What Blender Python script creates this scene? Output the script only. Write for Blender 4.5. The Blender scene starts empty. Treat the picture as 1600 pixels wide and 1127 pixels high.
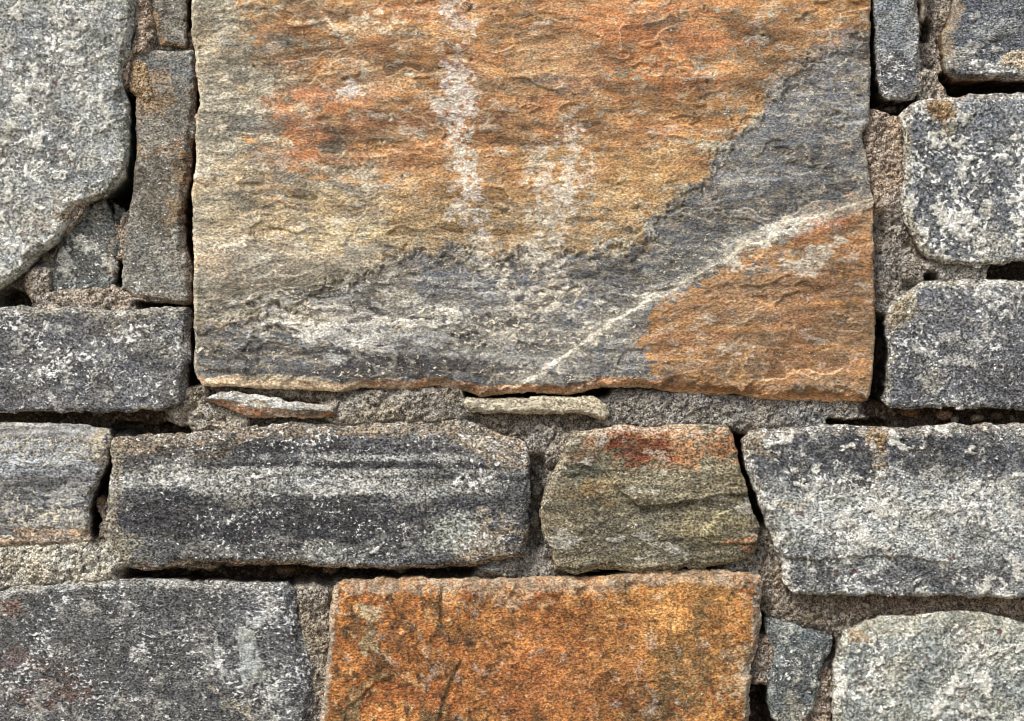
import bpy, bmesh, math, random
import numpy as np
from mathutils import Vector

# ------------------------------------------------------------------ scale
S = 0.0006            # metres per unit of the wall's drawing grid (1 unit = 0.6 mm)
CX, CY = 800.0, 563.5  # grid point in front of the lens
ZC = 1.25             # height of that point above the ground
FW, FH = 1600.0, 1127.0

# ------------------------------------------------------------------ camera, sky, sun, exposure
scene = bpy.context.scene
col = scene.collection
LENS = 52.0
DIST = FW * S * LENS / 36.0
cam_d = bpy.data.cameras.new('camera')
cam = bpy.data.objects.new('camera', cam_d)
col.objects.link(cam)
cam_d.lens = LENS
cam_d.sensor_width = 36.0
cam_d.clip_start = 0.05
cam_d.clip_end = 2000.0
cam.location = (0.0, -DIST, ZC)
cam.rotation_euler = (math.radians(90), 0, 0)
scene.camera = cam

SUN_TO = Vector((-0.52, -0.52, 0.95)).normalized()      # direction towards the sun
SUN_EL = math.asin(SUN_TO.z)
SUN_ROT = math.atan2(SUN_TO.x, SUN_TO.y)
world = bpy.data.worlds.new('World')
scene.world = world
world.use_nodes = True
wn = world.node_tree
bg = wn.nodes['Background']
sky = wn.nodes.new('ShaderNodeTexSky')
sky.sky_type = 'NISHITA'
sky.sun_disc = False
sky.sun_elevation = SUN_EL
sky.sun_rotation = SUN_ROT
sky.air_density = 1.0
sky.dust_density = 4.0
sky.ozone_density = 0.6
wn.links.new(sky.outputs[0], bg.inputs[0])
bg.inputs[1].default_value = 0.055
sun_d = bpy.data.lights.new('sun', 'SUN')
sun_d.energy = 1.4
sun_d.angle = math.radians(18)
sun_d.color = (1.0, 0.985, 0.96)
sun = bpy.data.objects.new('sun', sun_d)
col.objects.link(sun)
sun.rotation_euler = SUN_TO.to_track_quat('Z', 'Y').to_euler()
sun.location = SUN_TO * 5
vs = scene.view_settings
vs.view_transform = 'Standard'
vs.look = 'None'
vs.gamma = 1.0
vs.use_curve_mapping = False
vs.exposure = 1.62
scene.cycles.filter_width = 1.0

# ------------------------------------------------------------------ number helpers
def lin(c):
    c = np.asarray(c, dtype=np.float64) / 255.0
    return np.where(c <= 0.04045, c / 12.92, ((c + 0.055) / 1.055) ** 2.4)

def sstep(a, b, x):
    t = np.clip((x - a) / (b - a), 0, 1)
    return t * t * (3 - 2 * t)

_rng = np.random.RandomState(7)
_P = _rng.permutation(512).astype(np.int64)
_P = np.concatenate([_P, _P])
_A = _rng.rand(512) * 2 * math.pi
_GX, _GY = np.cos(_A), np.sin(_A)
_R1, _R2, _R3 = _rng.rand(512), _rng.rand(512), _rng.rand(512)

def _hash(ix, iy, seed):
    return _P[(_P[(ix + seed * 37) & 511] + iy) & 511]

def perlin(x, y, seed=0):
    fx, fy = np.floor(x), np.floor(y)
    ix, iy = fx.astype(np.int64), fy.astype(np.int64)
    x, y = x - fx, y - fy
    u = x * x * x * (x * (x * 6 - 15) + 10)
    v = y * y * y * (y * (y * 6 - 15) + 10)
    def g(a, b, dx, dy):
        h = _hash(a, b, seed)
        return _GX[h] * dx + _GY[h] * dy
    n00 = g(ix, iy, x, y)
    n10 = g(ix + 1, iy, x - 1, y)
    n01 = g(ix, iy + 1, x, y - 1)
    n11 = g(ix + 1, iy + 1, x - 1, y - 1)
    a = n00 + u * (n10 - n00)
    b = n01 + u * (n11 - n01)
    return (a + v * (b - a)) * 1.5

def fbm(x, y, sc, octv=4, seed=0, ax=1.0, gain=0.5):
    """ax > 1 stretches the noise along x"""
    o = np.zeros_like(x)
    a, f, t = 1.0, 1.0 / sc, 0.0
    for k in range(octv):
        th = (0.5 + 0.95 * k) if ax <= 1.5 else (0.07 if k % 2 else -0.06)
        c, sn = math.cos(th), math.sin(th)
        o += a * perlin((x * c + y * sn) * f / ax + 17.3 * k, (y * c - x * sn) * f + 5.1 * k, seed + k * 3)
        t += a
        a *= gain
        f *= 2.03
    return o / t ** 0.75

def worley(x, y, sc, seed=0):
    """distance to nearest cell point (in cells) and a random number of that cell"""
    x, y = x / sc, y / sc
    fx, fy = np.floor(x).astype(np.int64), np.floor(y).astype(np.int64)
    best = np.full(x.shape, 9.0)
    rnd = np.zeros_like(x)
    for i in (-1, 0, 1):
        for j in (-1, 0, 1):
            h = _hash(fx + i, fy + j, seed)
            d = (fx + i + _R1[h] - x) ** 2 + (fy + j + _R2[h] - y) ** 2
            m = d < best
            best = np.where(m, d, best)
            rnd = np.where(m, _R3[h], rnd)
    return np.sqrt(best), rnd

def sdf(px, py, poly):
    """signed distance (inside positive) and outward direction of the nearest edge"""
    P = np.asarray(poly, dtype=np.float64)
    Q = np.roll(P, -1, axis=0)
    best = np.full(px.shape, 1e18)
    vx = np.zeros_like(px)
    vy = np.zeros_like(px)
    inside = np.zeros(px.shape, dtype=bool)
    for (ax, ay), (bx, by) in zip(P, Q):
        ex, ey = bx - ax, by - ay
        L = ex * ex + ey * ey
        if L < 1e-9:
            continue
        t = np.clip(((px - ax) * ex + (py - ay) * ey) / L, 0, 1)
        qx, qy = ax + t * ex - px, ay + t * ey - py
        d = qx * qx + qy * qy
        m = d < best
        best = np.where(m, d, best)
        vx = np.where(m, qx, vx)
        vy = np.where(m, qy, vy)
        if by != ay:
            c = ((ay > py) != (by > py)) & (px < (bx - ax) * (py - ay) / (by - ay) + ax)
            inside ^= c
    dist = np.sqrt(best)
    sgn = np.where(inside, 1.0, -1.0)
    n = np.maximum(dist, 1e-6)
    return dist * sgn, vx / n * sgn, vy / n * sgn

def stroke_dist(px, py, pts):
    best = np.full(px.shape, 1e18)
    if len(pts) == 1:
        return np.hypot(px - pts[0][0], py - pts[0][1])
    for (ax, ay), (bx, by) in zip(pts[:-1], pts[1:]):
        ex, ey = bx - ax, by - ay
        L = ex * ex + ey * ey + 1e-9
        t = np.clip(((px - ax) * ex + (py - ay) * ey) / L, 0, 1)
        best = np.minimum(best, (ax + t * ex - px) ** 2 + (ay + t * ey - py) ** 2)
    return np.sqrt(best)

# ------------------------------------------------------------------ mesh helper
def build_mesh(name, V, quads, tris, attrs, mat):
    me = bpy.data.meshes.new(name)
    nq, nt = len(quads), len(tris)
    me.vertices.add(len(V))
    me.vertices.foreach_set('co', np.ascontiguousarray(V, dtype=np.float32).ravel())
    loops = np.concatenate([np.asarray(quads, dtype=np.int32).ravel(), np.asarray(tris, dtype=np.int32).ravel()])
    me.loops.add(len(loops))
    me.loops.foreach_set('vertex_index', loops)
    me.polygons.add(nq + nt)
    st = np.concatenate([np.arange(nq) * 4, nq * 4 + np.arange(nt) * 3]).astype(np.int32)
    me.polygons.foreach_set('loop_start', st)
    me.polygons.foreach_set('use_smooth', np.ones(nq + nt, dtype=bool))
    for an, arr in attrs.items():
        a = me.attributes.new(an, 'FLOAT_COLOR', 'POINT')
        c = np.ones((len(V), 4), dtype=np.float32)
        c[:, :3] = arr
        a.data.foreach_set('color', c.ravel())
    me.update(calc_edges=True)
    me.validate()
    me.materials.append(mat)
    return me

SP = 1.6
OUT = 330.0
def axis(lo, hi, f1):
    a = max(lo, -14.0)
    b = min(hi, f1 + 14.0)
    parts = []
    if lo < a:
        parts.append(np.linspace(lo, a, max(2, int((a - lo) / 9)), endpoint=False))
    if b > a:
        parts.append(np.linspace(a, b, max(3, int((b - a) / SP)), endpoint=(hi <= b)))
    if hi > b:
        parts.append(np.linspace(b, hi, max(2, int((hi - b) / 9))))
    return np.concatenate(parts)

def to_world(x, y, h):
    return np.stack([(x - CX) * S, -h * S, (CY - y) * S + ZC], axis=1)

def grid_clip(poly_d, x0, x1, y0, y1):
    """grid over a box, cut at d = 0 with boundary points slid onto the outline"""
    xs, ys = axis(x0, x1, FW), axis(y0, y1, FH)
    nx, ny = len(xs), len(ys)
    X, Y = np.meshgrid(xs, ys)
    X, Y = X.ravel().copy(), Y.ravel().copy()
    d, nxv, nyv = poly_d(X, Y)
    lx = np.gradient(xs)
    ly = np.gradient(ys)
    loc = np.maximum(*np.meshgrid(lx, ly)).ravel()
    near = np.abs(d) < loc * 0.62
    for _ in range(2):
        if near.any():
            dd, ax_, ay_ = poly_d(X[near], Y[near])
            X[near] += ax_ * dd
            Y[near] += ay_ * dd
    d2 = d.copy()
    d2[near] = 0.0
    ok = (d2 >= 0).reshape(ny, nx)
    I = np.arange(nx * ny).reshape(ny, nx)
    a, b, c, e = I[:-1, :-1], I[1:, :-1], I[1:, 1:], I[:-1, 1:]
    oa, ob, oc, oe = ok[:-1, :-1], ok[1:, :-1], ok[1:, 1:], ok[:-1, 1:]
    full = oa & ob & oc & oe
    quads = np.stack([a[full], b[full], c[full], e[full]], axis=1)
    tl = []
    for m, t in (((~oa) & ob & oc & oe, (b, c, e)), (oa & (~ob) & oc & oe, (a, c, e)),
                 (oa & ob & (~oc) & oe, (a, b, e)), (oa & ob & oc & (~oe), (a, b, c))):
        tl.append(np.stack([t[0][m], t[1][m], t[2][m]], axis=1))
    tris = np.concatenate(tl)
    used = np.unique(np.concatenate([quads.ravel(), tris.ravel()]))
    remap = np.full(nx * ny, -1, dtype=np.int64)
    remap[used] = np.arange(len(used))
    return X[used], Y[used], remap[quads], remap[tris]

def boundary(quads, tris, n):
    E = [quads[:, [k, (k + 1) % 4]] for k in range(4)] + [tris[:, [k, (k + 1) % 3]] for k in range(3)]
    E = np.concatenate(E)
    key = np.minimum(E[:, 0], E[:, 1]) * n + np.maximum(E[:, 0], E[:, 1])
    _, inv, cnt = np.unique(key, return_inverse=True, return_counts=True)
    return E[cnt[inv] == 1]

# ------------------------------------------------------------------ materials
class NT:
    def __init__(self, name):
        self.m = bpy.data.materials.new(name)
        self.m.use_nodes = True
        self.t = self.m.node_tree
        self.b = self.t.nodes['Principled BSDF']
    def n(self, typ, **kw):
        nd = self.t.nodes.new(typ)
        for k, v in kw.items():
            setattr(nd, k, v)
        return nd
    def l(self, a, b):
        self.t.links.new(a, b)
    def val(self, x, sock):
        if isinstance(x, (int, float)):
            sock.default_value = x
        elif isinstance(x, tuple):
            sock.default_value = x
        else:
            self.l(x, sock)
    def math(self, op, a, b=0.0, clamp=False):
        nd = self.n('ShaderNodeMath', operation=op, use_clamp=clamp)
        self.val(a, nd.inputs[0])
        self.val(b, nd.inputs[1])
        return nd.outputs[0]
    def mapr(self, v, a, b, c=0.0, d=1.0, smooth=True):
        nd = self.n('ShaderNodeMapRange')
        nd.interpolation_type = 'SMOOTHSTEP' if smooth else 'LINEAR'
        self.val(v, nd.inputs[0])
        for k, x in enumerate((a, b, c, d)):
            self.val(x, nd.inputs[1 + k])
        return nd.outputs[0]
    def mix(self, f, a, b, mode='MIX'):
        nd = self.n('ShaderNodeMix', data_type='RGBA', blend_type=mode)
        self.val(f, nd.inputs[0])
        self.val(a, nd.inputs[6])
        self.val(b, nd.inputs[7])
        return nd.outputs[2]
    def noise(self, vec, sc, det=3.0, rough=0.6):
        nd = self.n('ShaderNodeTexNoise')
        self.l(vec, nd.inputs['Vector'])
        nd.inputs['Scale'].default_value = sc
        nd.inputs['Detail'].default_value = det
        nd.inputs['Roughness'].default_value = rough
        return nd.outputs['Fac']
    def coords(self, stretch=1.0):
        tc = self.n('ShaderNodeTexCoord')
        oi = self.n('ShaderNodeObjectInfo')
        ad = self.n('ShaderNodeVectorMath', operation='ADD')
        self.l(tc.outputs['Object'], ad.inputs[0])
        self.l(oi.outputs['Location'], ad.inputs[1])
        mu = self.n('ShaderNodeVectorMath', operation='MULTIPLY')
        self.l(ad.outputs[0], mu.inputs[0])
        mu.inputs[1].default_value = (1 / S / stretch, 1 / S, 1 / S)
        return mu.outputs[0]

def c4(rgb):
    r = lin(rgb)
    return (float(r[0]), float(r[1]), float(r[2]), 1.0)

def stone_material(name, stretch, crust_rgb, dark=0.2, gs=1.0, relief=2.0):
    k = NT(name)
    p = k.coords(stretch)
    tint = k.n('ShaderNodeAttribute', attribute_name='tint').outputs['Color']
    mx = k.n('ShaderNodeSeparateColor')
    k.l(k.n('ShaderNodeAttribute', attribute_name='blend').outputs['Color'], mx.inputs[0])
    crust, contrast, garnet = mx.outputs[0], mx.outputs[1], mx.outputs[2]
    g1 = k.noise(p, 0.34 * gs, 2.0, 0.6)
    g2 = k.noise(p, 0.16 * gs, 4.0, 0.75)
    g3 = k.noise(p, 0.24 * gs, 3.0, 0.65)
    # mineral grain
    gv = k.mapr(g1, 0.36, 0.64, -1.1, 1.3, False)
    gv = k.math('ADD', k.math('MULTIPLY', gv, contrast), 1.0)
    gv = k.math('MAXIMUM', gv, 0.08)
    gc = k.n('ShaderNodeCombineColor')
    for s in gc.inputs[:3]:
        k.l(gv, s)
    c = k.mix(1.0, tint, gc.outputs[0], 'MULTIPLY')
    # dark mica flecks
    dm = k.mapr(g3, 0.39, 0.47, 1.0, 0.0)
    c = k.mix(k.math('MULTIPLY', k.math('MULTIPLY', dm, contrast), 1.0, True), c, k.mix(1.0, tint, (dark, dark, dark, 1), 'MULTIPLY'))
    # pale crust specks
    thr = k.math('SUBTRACT', 0.67, k.math('MULTIPLY', crust, 0.19))
    cm = k.mapr(g2, thr, k.math('ADD', thr, 0.045), 0.0, 1.0)
    cm = k.math('MULTIPLY', cm, k.mapr(crust, 0.0, 0.2, 0.0, 1.0))
    cc = k.mix(g1, c4(crust_rgb), c4([min(255, v + 28) for v in crust_rgb]))
    c = k.mix(cm, c, cc)
    # red garnets
    vo = k.n('ShaderNodeTexVoronoi')
    k.l(p, vo.inputs['Vector'])
    vo.inputs['Scale'].default_value = 0.042
    sp = k.n('ShaderNodeSeparateColor')
    k.l(vo.outputs['Color'], sp.inputs[0])
    rad = k.math('MULTIPLY', k.math('MULTIPLY', sp.outputs[0], 0.2), garnet)
    dd = k.math('ADD', vo.outputs['Distance'], k.math('MULTIPLY', k.math('SUBTRACT', g3, 0.5), 0.35))
    gm = k.math('LESS_THAN', dd, rad)
    c = k.mix(k.math('MULTIPLY', gm, 0.65), c, c4((90, 44, 44)))
    k.l(c, k.b.inputs['Base Color'])
    k.b.inputs['Roughness'].default_value = 0.86
    k.b.inputs['Specular IOR Level'].default_value = 0.3
    # fine relief
    hgt = k.math('ADD', k.math('MULTIPLY', g1, 1.5), k.math('MULTIPLY', cm, 0.9))
    hgt = k.math('ADD', hgt, k.math('MULTIPLY', g2, 2.6))
    bp = k.n('ShaderNodeBump')
    bp.inputs['Strength'].default_value = 1.0
    bp.inputs['Distance'].default_value = S * relief
    k.l(hgt, bp.inputs['Height'])
    k.l(bp.outputs[0], k.b.inputs['Normal'])
    return k.m

def mortar_material(name):
    k = NT(name)
    p = k.coords(1.0)
    tint = k.n('ShaderNodeAttribute', attribute_name='tint').outputs['Color']
    g1 = k.noise(p, 0.42, 2.0, 0.6)
    g2 = k.noise(p, 0.2, 3.0, 0.7)
    gv = k.mapr(g1, 0.34, 0.66, 0.12, 1.85, False)
    gc = k.n('ShaderNodeCombineColor')
    for s in gc.inputs[:3]:
        k.l(gv, s)
    c = k.mix(1.0, tint, gc.outputs[0], 'MULTIPLY')
    vo = k.n('ShaderNodeTexVoronoi')
    k.l(p, vo.inputs['Vector'])
    vo.inputs['Scale'].default_value = 0.2
    hs = k.n('ShaderNodeSeparateColor')
    k.l(vo.outputs['Color'], hs.inputs[0])
    c = k.mix(k.math('MULTIPLY', k.math('GREATER_THAN', hs.outputs[1], 0.86), 0.55), c, c4((205, 196, 178)))
    c = k.mix(k.math('MULTIPLY', k.math('LESS_THAN', hs.outputs[1], 0.12), 0.6), c, c4((48, 42, 38)))
    k.l(c, k.b.inputs['Base Color'])
    k.b.inputs['Roughness'].default_value = 0.95
    k.b.inputs['Specular IOR Level'].default_value = 0.15
    hgt = k.math('ADD', k.math('MULTIPLY', g1, 2.0), k.math('MULTIPLY', g2, 3.0))
    hgt = k.math('SUBTRACT', hgt, k.math('MULTIPLY', vo.outputs['Distance'], 2.0))
    bp = k.n('ShaderNodeBump')
    bp.inputs['Strength'].default_value = 1.0
    bp.inputs['Distance'].default_value = S * 2.6
    k.l(hgt, bp.inputs['Height'])
    k.l(bp.outputs[0], k.b.inputs['Normal'])
    return k.m

M_GREY = stone_material('grey_gneiss', 1.25, (230, 231, 225))
M_COARSE = stone_material('coarse_gneiss', 1.1, (228, 230, 222), 0.24, 0.78)
M_FINE = stone_material('fine_gneiss', 1.5, (230, 231, 226), 0.2, 1.25)
M_SCHIST = stone_material('rusty_schist', 1.35, (214, 204, 180), 0.34, 1.0, 1.5)
M_MORTAR = mortar_material('sandy_mortar')

def ground_material():
    k = NT('dry_earth')
    p = k.coords(1.0)
    n = k.noise(p, 0.004, 6.0, 0.65)
    c = k.mix(n, c4((96, 84, 66)), c4((150, 136, 112)))
    k.l(c, k.b.inputs['Base Color'])
    k.b.inputs['Roughness'].default_value = 0.95
    return k.m

# ------------------------------------------------------------------ the setting: unseen ground in front of the wall, added to bounce light
gm = bpy.data.meshes.new('ground')
gm.from_pydata([(-400, -600, 0), (400, -600, 0), (400, 400, 0), (-400, 400, 0)], [], [(0, 1, 2, 3)])
gm.materials.append(ground_material())
ground = bpy.data.objects.new('ground', gm)
ground['kind'] = 'structure'
col.objects.link(ground)

# ------------------------------------------------------------------ the wall and its stones
wall = bpy.data.objects.new('stone_wall', None)
wall.location = (0, 0, 0)
wall['label'] = 'rubble stone wall of grey and rust orange blocks set in sandy mortar'
wall['category'] = 'wall'
wall['kind'] = 'thing'
col.objects.link(wall)

def region(spec, x, y, ctx):
    """0..1 weight of a patch described on the wall's drawing grid"""
    k = spec[0]
    if k == 'all':
        return np.ones_like(x)
    if k == 'e':                       # ellipse: cx, cy, rx, ry, rot, soft
        _, cx, cy, rx, ry, rot, soft = spec
        c, s = math.cos(math.radians(rot)), math.sin(math.radians(rot))
        u, v = (x - cx) * c + (y - cy) * s, -(x - cx) * s + (y - cy) * c
        r = np.sqrt((u / rx) ** 2 + (v / ry) ** 2)
        return 1 - sstep(max(0.0, 1 - 1.5 * soft), 1 + 1.5 * soft, r)
    if k == 's':                       # stroke: points, half width, soft
        d = stroke_dist(x, y, spec[1])
        return 1 - sstep(spec[2] * (1 - spec[3]), spec[2] * (1 + spec[3]), d)
    if k == 'p':                       # polygon: points, soft (units)
        d, _, _ = sdf(x, y, spec[1])
        return sstep(-spec[2], spec[2], d)
    if k == 'n':                       # noise patches: scale, stretch, threshold, soft, seed
        v = fbm(x, y, spec[1], 4, spec[5], spec[2], 0.55)
        return sstep(spec[3] - spec[4], spec[3] + spec[4], v)
    if k == 'b':                       # bedding bands: spacing, wobble, threshold, soft, seed
        yy = y + fbm(x, y, 180, 3, spec[5]) * spec[2]
        v = fbm(x * 0.08, yy, spec[1], 3, spec[5] + 1, 2.0)
        return sstep(spec[3] - spec[4], spec[3] + spec[4], v)
    if k == 'lip':                     # rim on one side: dir x, dir y, width
        dn = np.clip(ctx['nx'] * spec[1] + ctx['ny'] * spec[2], 0, 1)
        return sstep(0.35, 0.75, dn) * (1 - sstep(spec[3] * 0.6, spec[3] * 1.25, ctx['d']))
    if k == 'mul':
        o = region(spec[1], x, y, ctx)
        for q in spec[2:]:
            o = o * region(q, x, y, ctx)
        return o
    raise ValueError(k)

class Stone:
    def __init__(self, name, label, poly, seed, depth=0.0, tilt=(0, 0), back=130, rough=1.0,
                 rims=None, rim=(5, 5), wob=2.8, lam=0.0, sat=0.86, layers=(), base=(120, 118, 114), side=(96, 88, 78), terr=None,
                 steps=(), crust=0.35, contrast=0.6, garnet=0.0, mat=None, flecks=0.5, stretch=1.6, pale_edge=0.25, fineness=1.0, edgecol=(190, 182, 160)):
        self.__dict__.update(locals())
        self.poly = [(float(a), float(b)) for a, b in poly]
        P = np.asarray(self.poly)
        self.c = P.mean(axis=0)
    def dist(self, x, y):
        d, nx, ny = sdf(x, y, self.poly)
        s = self.seed
        d = d + fbm(x, y, 34, 3, s + 50) * self.wob * 1.3 + fbm(x, y, 8, 2, s + 60) * self.wob * 0.45
        _, cr = worley(x + 5 * fbm(x, y, 20, 2, s + 61), y, 24, s + 63)
        d = d + (cr - 0.5) * self.wob * 1.1
        return d, nx, ny
    def fields(self, x, y):
        s = self.seed
        d, nx, ny = self.dist(x, y)
        dd = np.maximum(d, 0)
        # rim rounding, its width and drop depend on the side
        W = np.full_like(x, self.rim[0])
        D = np.full_like(x, self.rim[1])
        for (ux, uy, w, dr, *span) in (self.rims or []):
            k = sstep(0.35, 0.85, nx * ux + ny * uy)
            if span:
                t = x if abs(uy) > abs(ux) else y
                k = k * sstep(span[0] - 25, span[0] + 25, t) * (1 - sstep(span[1] - 25, span[1] + 25, t))
            W = W + (w - W) * k
            D = D + (dr - D) * k
        W = W * np.clip(1 + 1.3 * fbm(x, y, 38, 4, s + 70), 0.25, 2.2)
        D = 0.8 * D * (1 + 0.35 * fbm(x, y, 60, 2, s + 75))
        t = np.clip(1 - dd / np.maximum(W, 1.5), 0, 1)
        h = self.depth + self.tilt[0] * (x - self.c[0]) + self.tilt[1] * (y - self.c[1]) - D * t ** 1.2
        r = self.rough
        st = self.stretch
        h = h + r * (4.5 * fbm(x, y, 190, 2, s, st) + 1.6 * fbm(x, y, 55, 3, s + 5, st) + 5.0 * (0.25 - np.abs(fbm(x, y, 120, 3, s + 7, st))) + self.fineness * (1.5 * fbm(x, y, 15, 3, s + 9, st) + 1.0 * fbm(x, y, 7.5, 2, s + 13, min(st, 1.4))))
        edge = np.zeros_like(x)
        lamn = fbm(x, y + 10 * fbm(x, y, 160, 2, s + 17), 9, 3, s + 15, 9.0, 0.65) if self.lam else 0.0
        h = h + self.lam * 0.5 * lamn
        # broken bedding layers
        tone = np.ones_like(x)
        def contour(f):
            v = f(x, y)
            gx, gy = f(x + 1.0, y) - v, f(x, y + 1.0) - v
            return v, np.maximum(np.hypot(gx, gy), 1e-4)
        for ti, (sc, n, amp, ax) in enumerate(self.terr or ()):
            q = s + 21 + ti * 40
            v, g = contour(lambda X, Y: fbm(X, Y, sc, 5, q, ax, 0.55) * n + 40.37)
            fl = np.floor(v)
            fr = v - fl
            rp = fr / g                              # distance behind the broken edge
            here = sstep(-0.1, 0.15, fbm(x, y, 110, 2, q + 8, 1.5))
            up = sstep(0, 1.9, rp)
            h = h + (fl - 40 - 1 + up) * amp * (0.12 + 0.88 * here) + np.exp(-(rp / 5.0) ** 2) * up * 0.5 * amp * here
            wid = 1.6 + 3.0 * fbm(x, y, 35, 2, q + 9)
            edge = np.maximum(edge, sstep(-0.3, 1.0, rp) * np.exp(-(np.maximum(rp - 1.2, 0) / np.maximum(wid, 1.0)) ** 2) * here * np.clip(0.8 - 0.35 * ti + 2.2 * fbm(x, y, 45, 3, q + 11), 0, 1.2))
            tone = tone * (1 + 0.26 * (_R1[(fl.astype(np.int64) * 7 + s * 13 + ti) & 511] - 0.5) * 2)
        for spec, amt, nz in self.steps:       # raised or sunk layers with a broken edge
            def f(X, Y):
                c_ = dict(d=d, nx=nx, ny=ny)
                return region(spec, X + 7 * fbm(X, Y, 40, 3, s + 31), Y + 6 * fbm(X, Y, 40, 3, s + 33), c_) + nz * 1.6 * fbm(X, Y, 22, 4, s + 35, 1.4, 0.6)
            v, g = contour(f)
            rp = (v - 0.5) / g
            k = sstep(-1.2, 1.2, rp)
            h = h + amt * k
            wid = 2.0 + 3.0 * fbm(x, y, 35, 2, s + 39)
            if amt < 0:
                rp = -rp
                k = 1 - k
            edge = np.maximum(edge, k * np.exp(-(np.maximum(rp - 1.0, 0) / np.maximum(wid, 1.0)) ** 2) * np.clip(0.95 + 2.0 * fbm(x, y, 25, 3, s + 37), 0, 1.2))
        ctx = dict(d=d, nx=nx, ny=ny)
        # colour
        colr = np.tile(lin(self.base), (len(x), 1))
        li = 0
        dk = 1.0 if self.mat is M_SCHIST else 0.92
        fine = fbm(x, y, 9, 2, s + 141, st * 0.8, 0.7)
        fine2 = fbm(x, y, 14, 3, s + 145, st * 0.8, 0.7)
        wxx = x + 30 * fbm(x, y, 70, 2, s + 151) + 14 * fbm(x, y, 18, 3, s + 153)
        wyy = y + 22 * fbm(x, y, 70, 2, s + 155) + 12 * fbm(x, y, 18, 3, s + 157)
        crust = np.full_like(x, self.crust)
        con = np.full_like(x, self.contrast * (1.0 if self.mat is M_SCHIST else 1.0))
        for L in self.layers:
            spec, rgb, amt = L[0], L[1], L[2]
            opt = L[3] if len(L) > 3 else {}
            nz = opt.get('nz', 0.5)
            li += 1
            if nz:
                wf = opt.get('warp', 1.0)
                m = region(spec, x + (wxx - x) * wf, y + (wyy - y) * wf, ctx)
                sc_ = opt.get('sc', 30)
                v = m + nz * (1.9 * fbm(x, y, sc_, 3, s + li * 7, opt.get('ax', st), 0.6) + 1.5 * fine)
                w = opt.get('w', 0.16)
                m2 = sstep(0.5 - w, 0.5 + w, v) * sstep(0.01, 0.3, m)
                m2 = m2 * np.clip(0.86 + 0.9 * fine2, 0.2, 1.1)
            else:
                m2 = region(spec, x, y, ctx)
            m2 = np.clip(m2 * amt, 0, 1)
            if rgb is not None:
                colr = colr + (lin(rgb) - colr) * m2[:, None]
            if 'crust' in opt:
                crust = crust + (opt['crust'] - crust) * m2
            if 'con' in opt:
                con = con + (opt['con'] - con) * m2
            if 'h' in opt:
                h = h + opt['h'] * m2
        # tonal mottling
        mt = 1 + 1.15 * self.lam * lamn + 0.45 * fbm(x, y, 75, 3, s + 81, st) + 0.5 * fbm(x, y, 17, 3, s + 85, st)
        colr = colr * dk * tone[:, None] * np.clip(mt, 0.45, 1.7)[:, None]
        wr = 0.10 * fbm(x, y, 42, 3, s + 91, st)
        colr = colr * np.stack([1 + wr, 1 + 0.2 * wr, 1 - wr], axis=1)
        crust = crust * np.clip(1 + 1.1 * fbm(x, y, 60, 3, s + 95, st), 0.1, 2)
        grey = (colr * np.array([0.3, 0.55, 0.15])).sum(axis=1)[:, None]
        colr = grey + (colr - grey) * self.sat
        if dk < 1:
            colr = colr * np.array([0.985, 1.0, 0.985])
        # crusty pale flakes
        fv = fbm(x, y, 26, 4, s + 101, 0.95 if st < 1.6 else st * 0.8, 0.6)
        fm = sstep(0.30, 0.325, fv + 0.34 * (crust - 0.45) + 0.45 * fbm(x, y, 90, 2, s + 105)) * self.flecks
        fm = fm * np.where(self.mat is M_SCHIST, 0.8, 1.0)
        con = con * (1 - 0.5 * fm)
        h = h + fm * 2.2
        colr = colr + (lin((216, 215, 204)) - colr) * (fm * np.clip(0.95 + 0.9 * fine, 0.35, 1.0))[:, None]
        # worn pale edges of flakes and of the block itself
        em = np.clip(edge, 0, 1) * self.pale_edge
        rimm = np.exp(-((d - 2.5) / 2.6) ** 2) * (0.5 + 0.9 * fbm(x, y, 30, 2, s + 111)) * self.pale_edge * 1.6
        em = np.clip(np.maximum(em, rimm), 0, 1)
        colr = colr + (0.45 * lin(self.edgecol) + 0.55 * np.minimum(colr * 1.7, 0.75) - colr) * em[:, None]
        bl = np.stack([np.clip(crust, 0, 1), np.clip(con, 0, 1), np.full_like(x, self.garnet)], axis=1)
        return h, np.clip(colr, 0.004, 0.9), bl
    def box(self, pad=6):
        P = np.asarray(self.poly)
        return P[:, 0].min() - pad, P[:, 0].max() + pad, P[:, 1].min() - pad, P[:, 1].max() + pad
    def build(self):
        x, y, quads, tris = grid_clip(self.dist, *self.box())
        h, tint, bl = self.fields(x, y)
        n = len(x)
        V = to_world(x, y, h)
        be = boundary(quads, tris, n)
        bv = np.unique(be)
        idx = np.full(n, -1, dtype=np.int64)
        idx[bv] = np.arange(len(bv))
        _, nx, ny = self.dist(x[bv], y[bv])
        bx, by, bh = x[bv], y[bv], h[bv]
        prev = bv.copy()
        allV, allT, allB, allQ = [V], [tint], [bl], [quads]
        tot = n
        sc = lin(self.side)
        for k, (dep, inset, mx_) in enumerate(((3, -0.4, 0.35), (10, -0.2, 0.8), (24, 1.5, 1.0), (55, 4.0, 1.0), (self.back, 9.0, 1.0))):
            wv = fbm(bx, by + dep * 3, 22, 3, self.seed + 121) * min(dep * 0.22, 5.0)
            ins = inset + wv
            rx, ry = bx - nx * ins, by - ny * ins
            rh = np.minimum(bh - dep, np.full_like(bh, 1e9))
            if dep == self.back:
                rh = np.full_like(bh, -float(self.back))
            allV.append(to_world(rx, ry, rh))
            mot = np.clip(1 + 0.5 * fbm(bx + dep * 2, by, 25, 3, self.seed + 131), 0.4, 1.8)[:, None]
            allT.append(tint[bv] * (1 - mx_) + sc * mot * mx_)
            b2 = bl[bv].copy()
            b2[:, 0] *= 0.4
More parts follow.
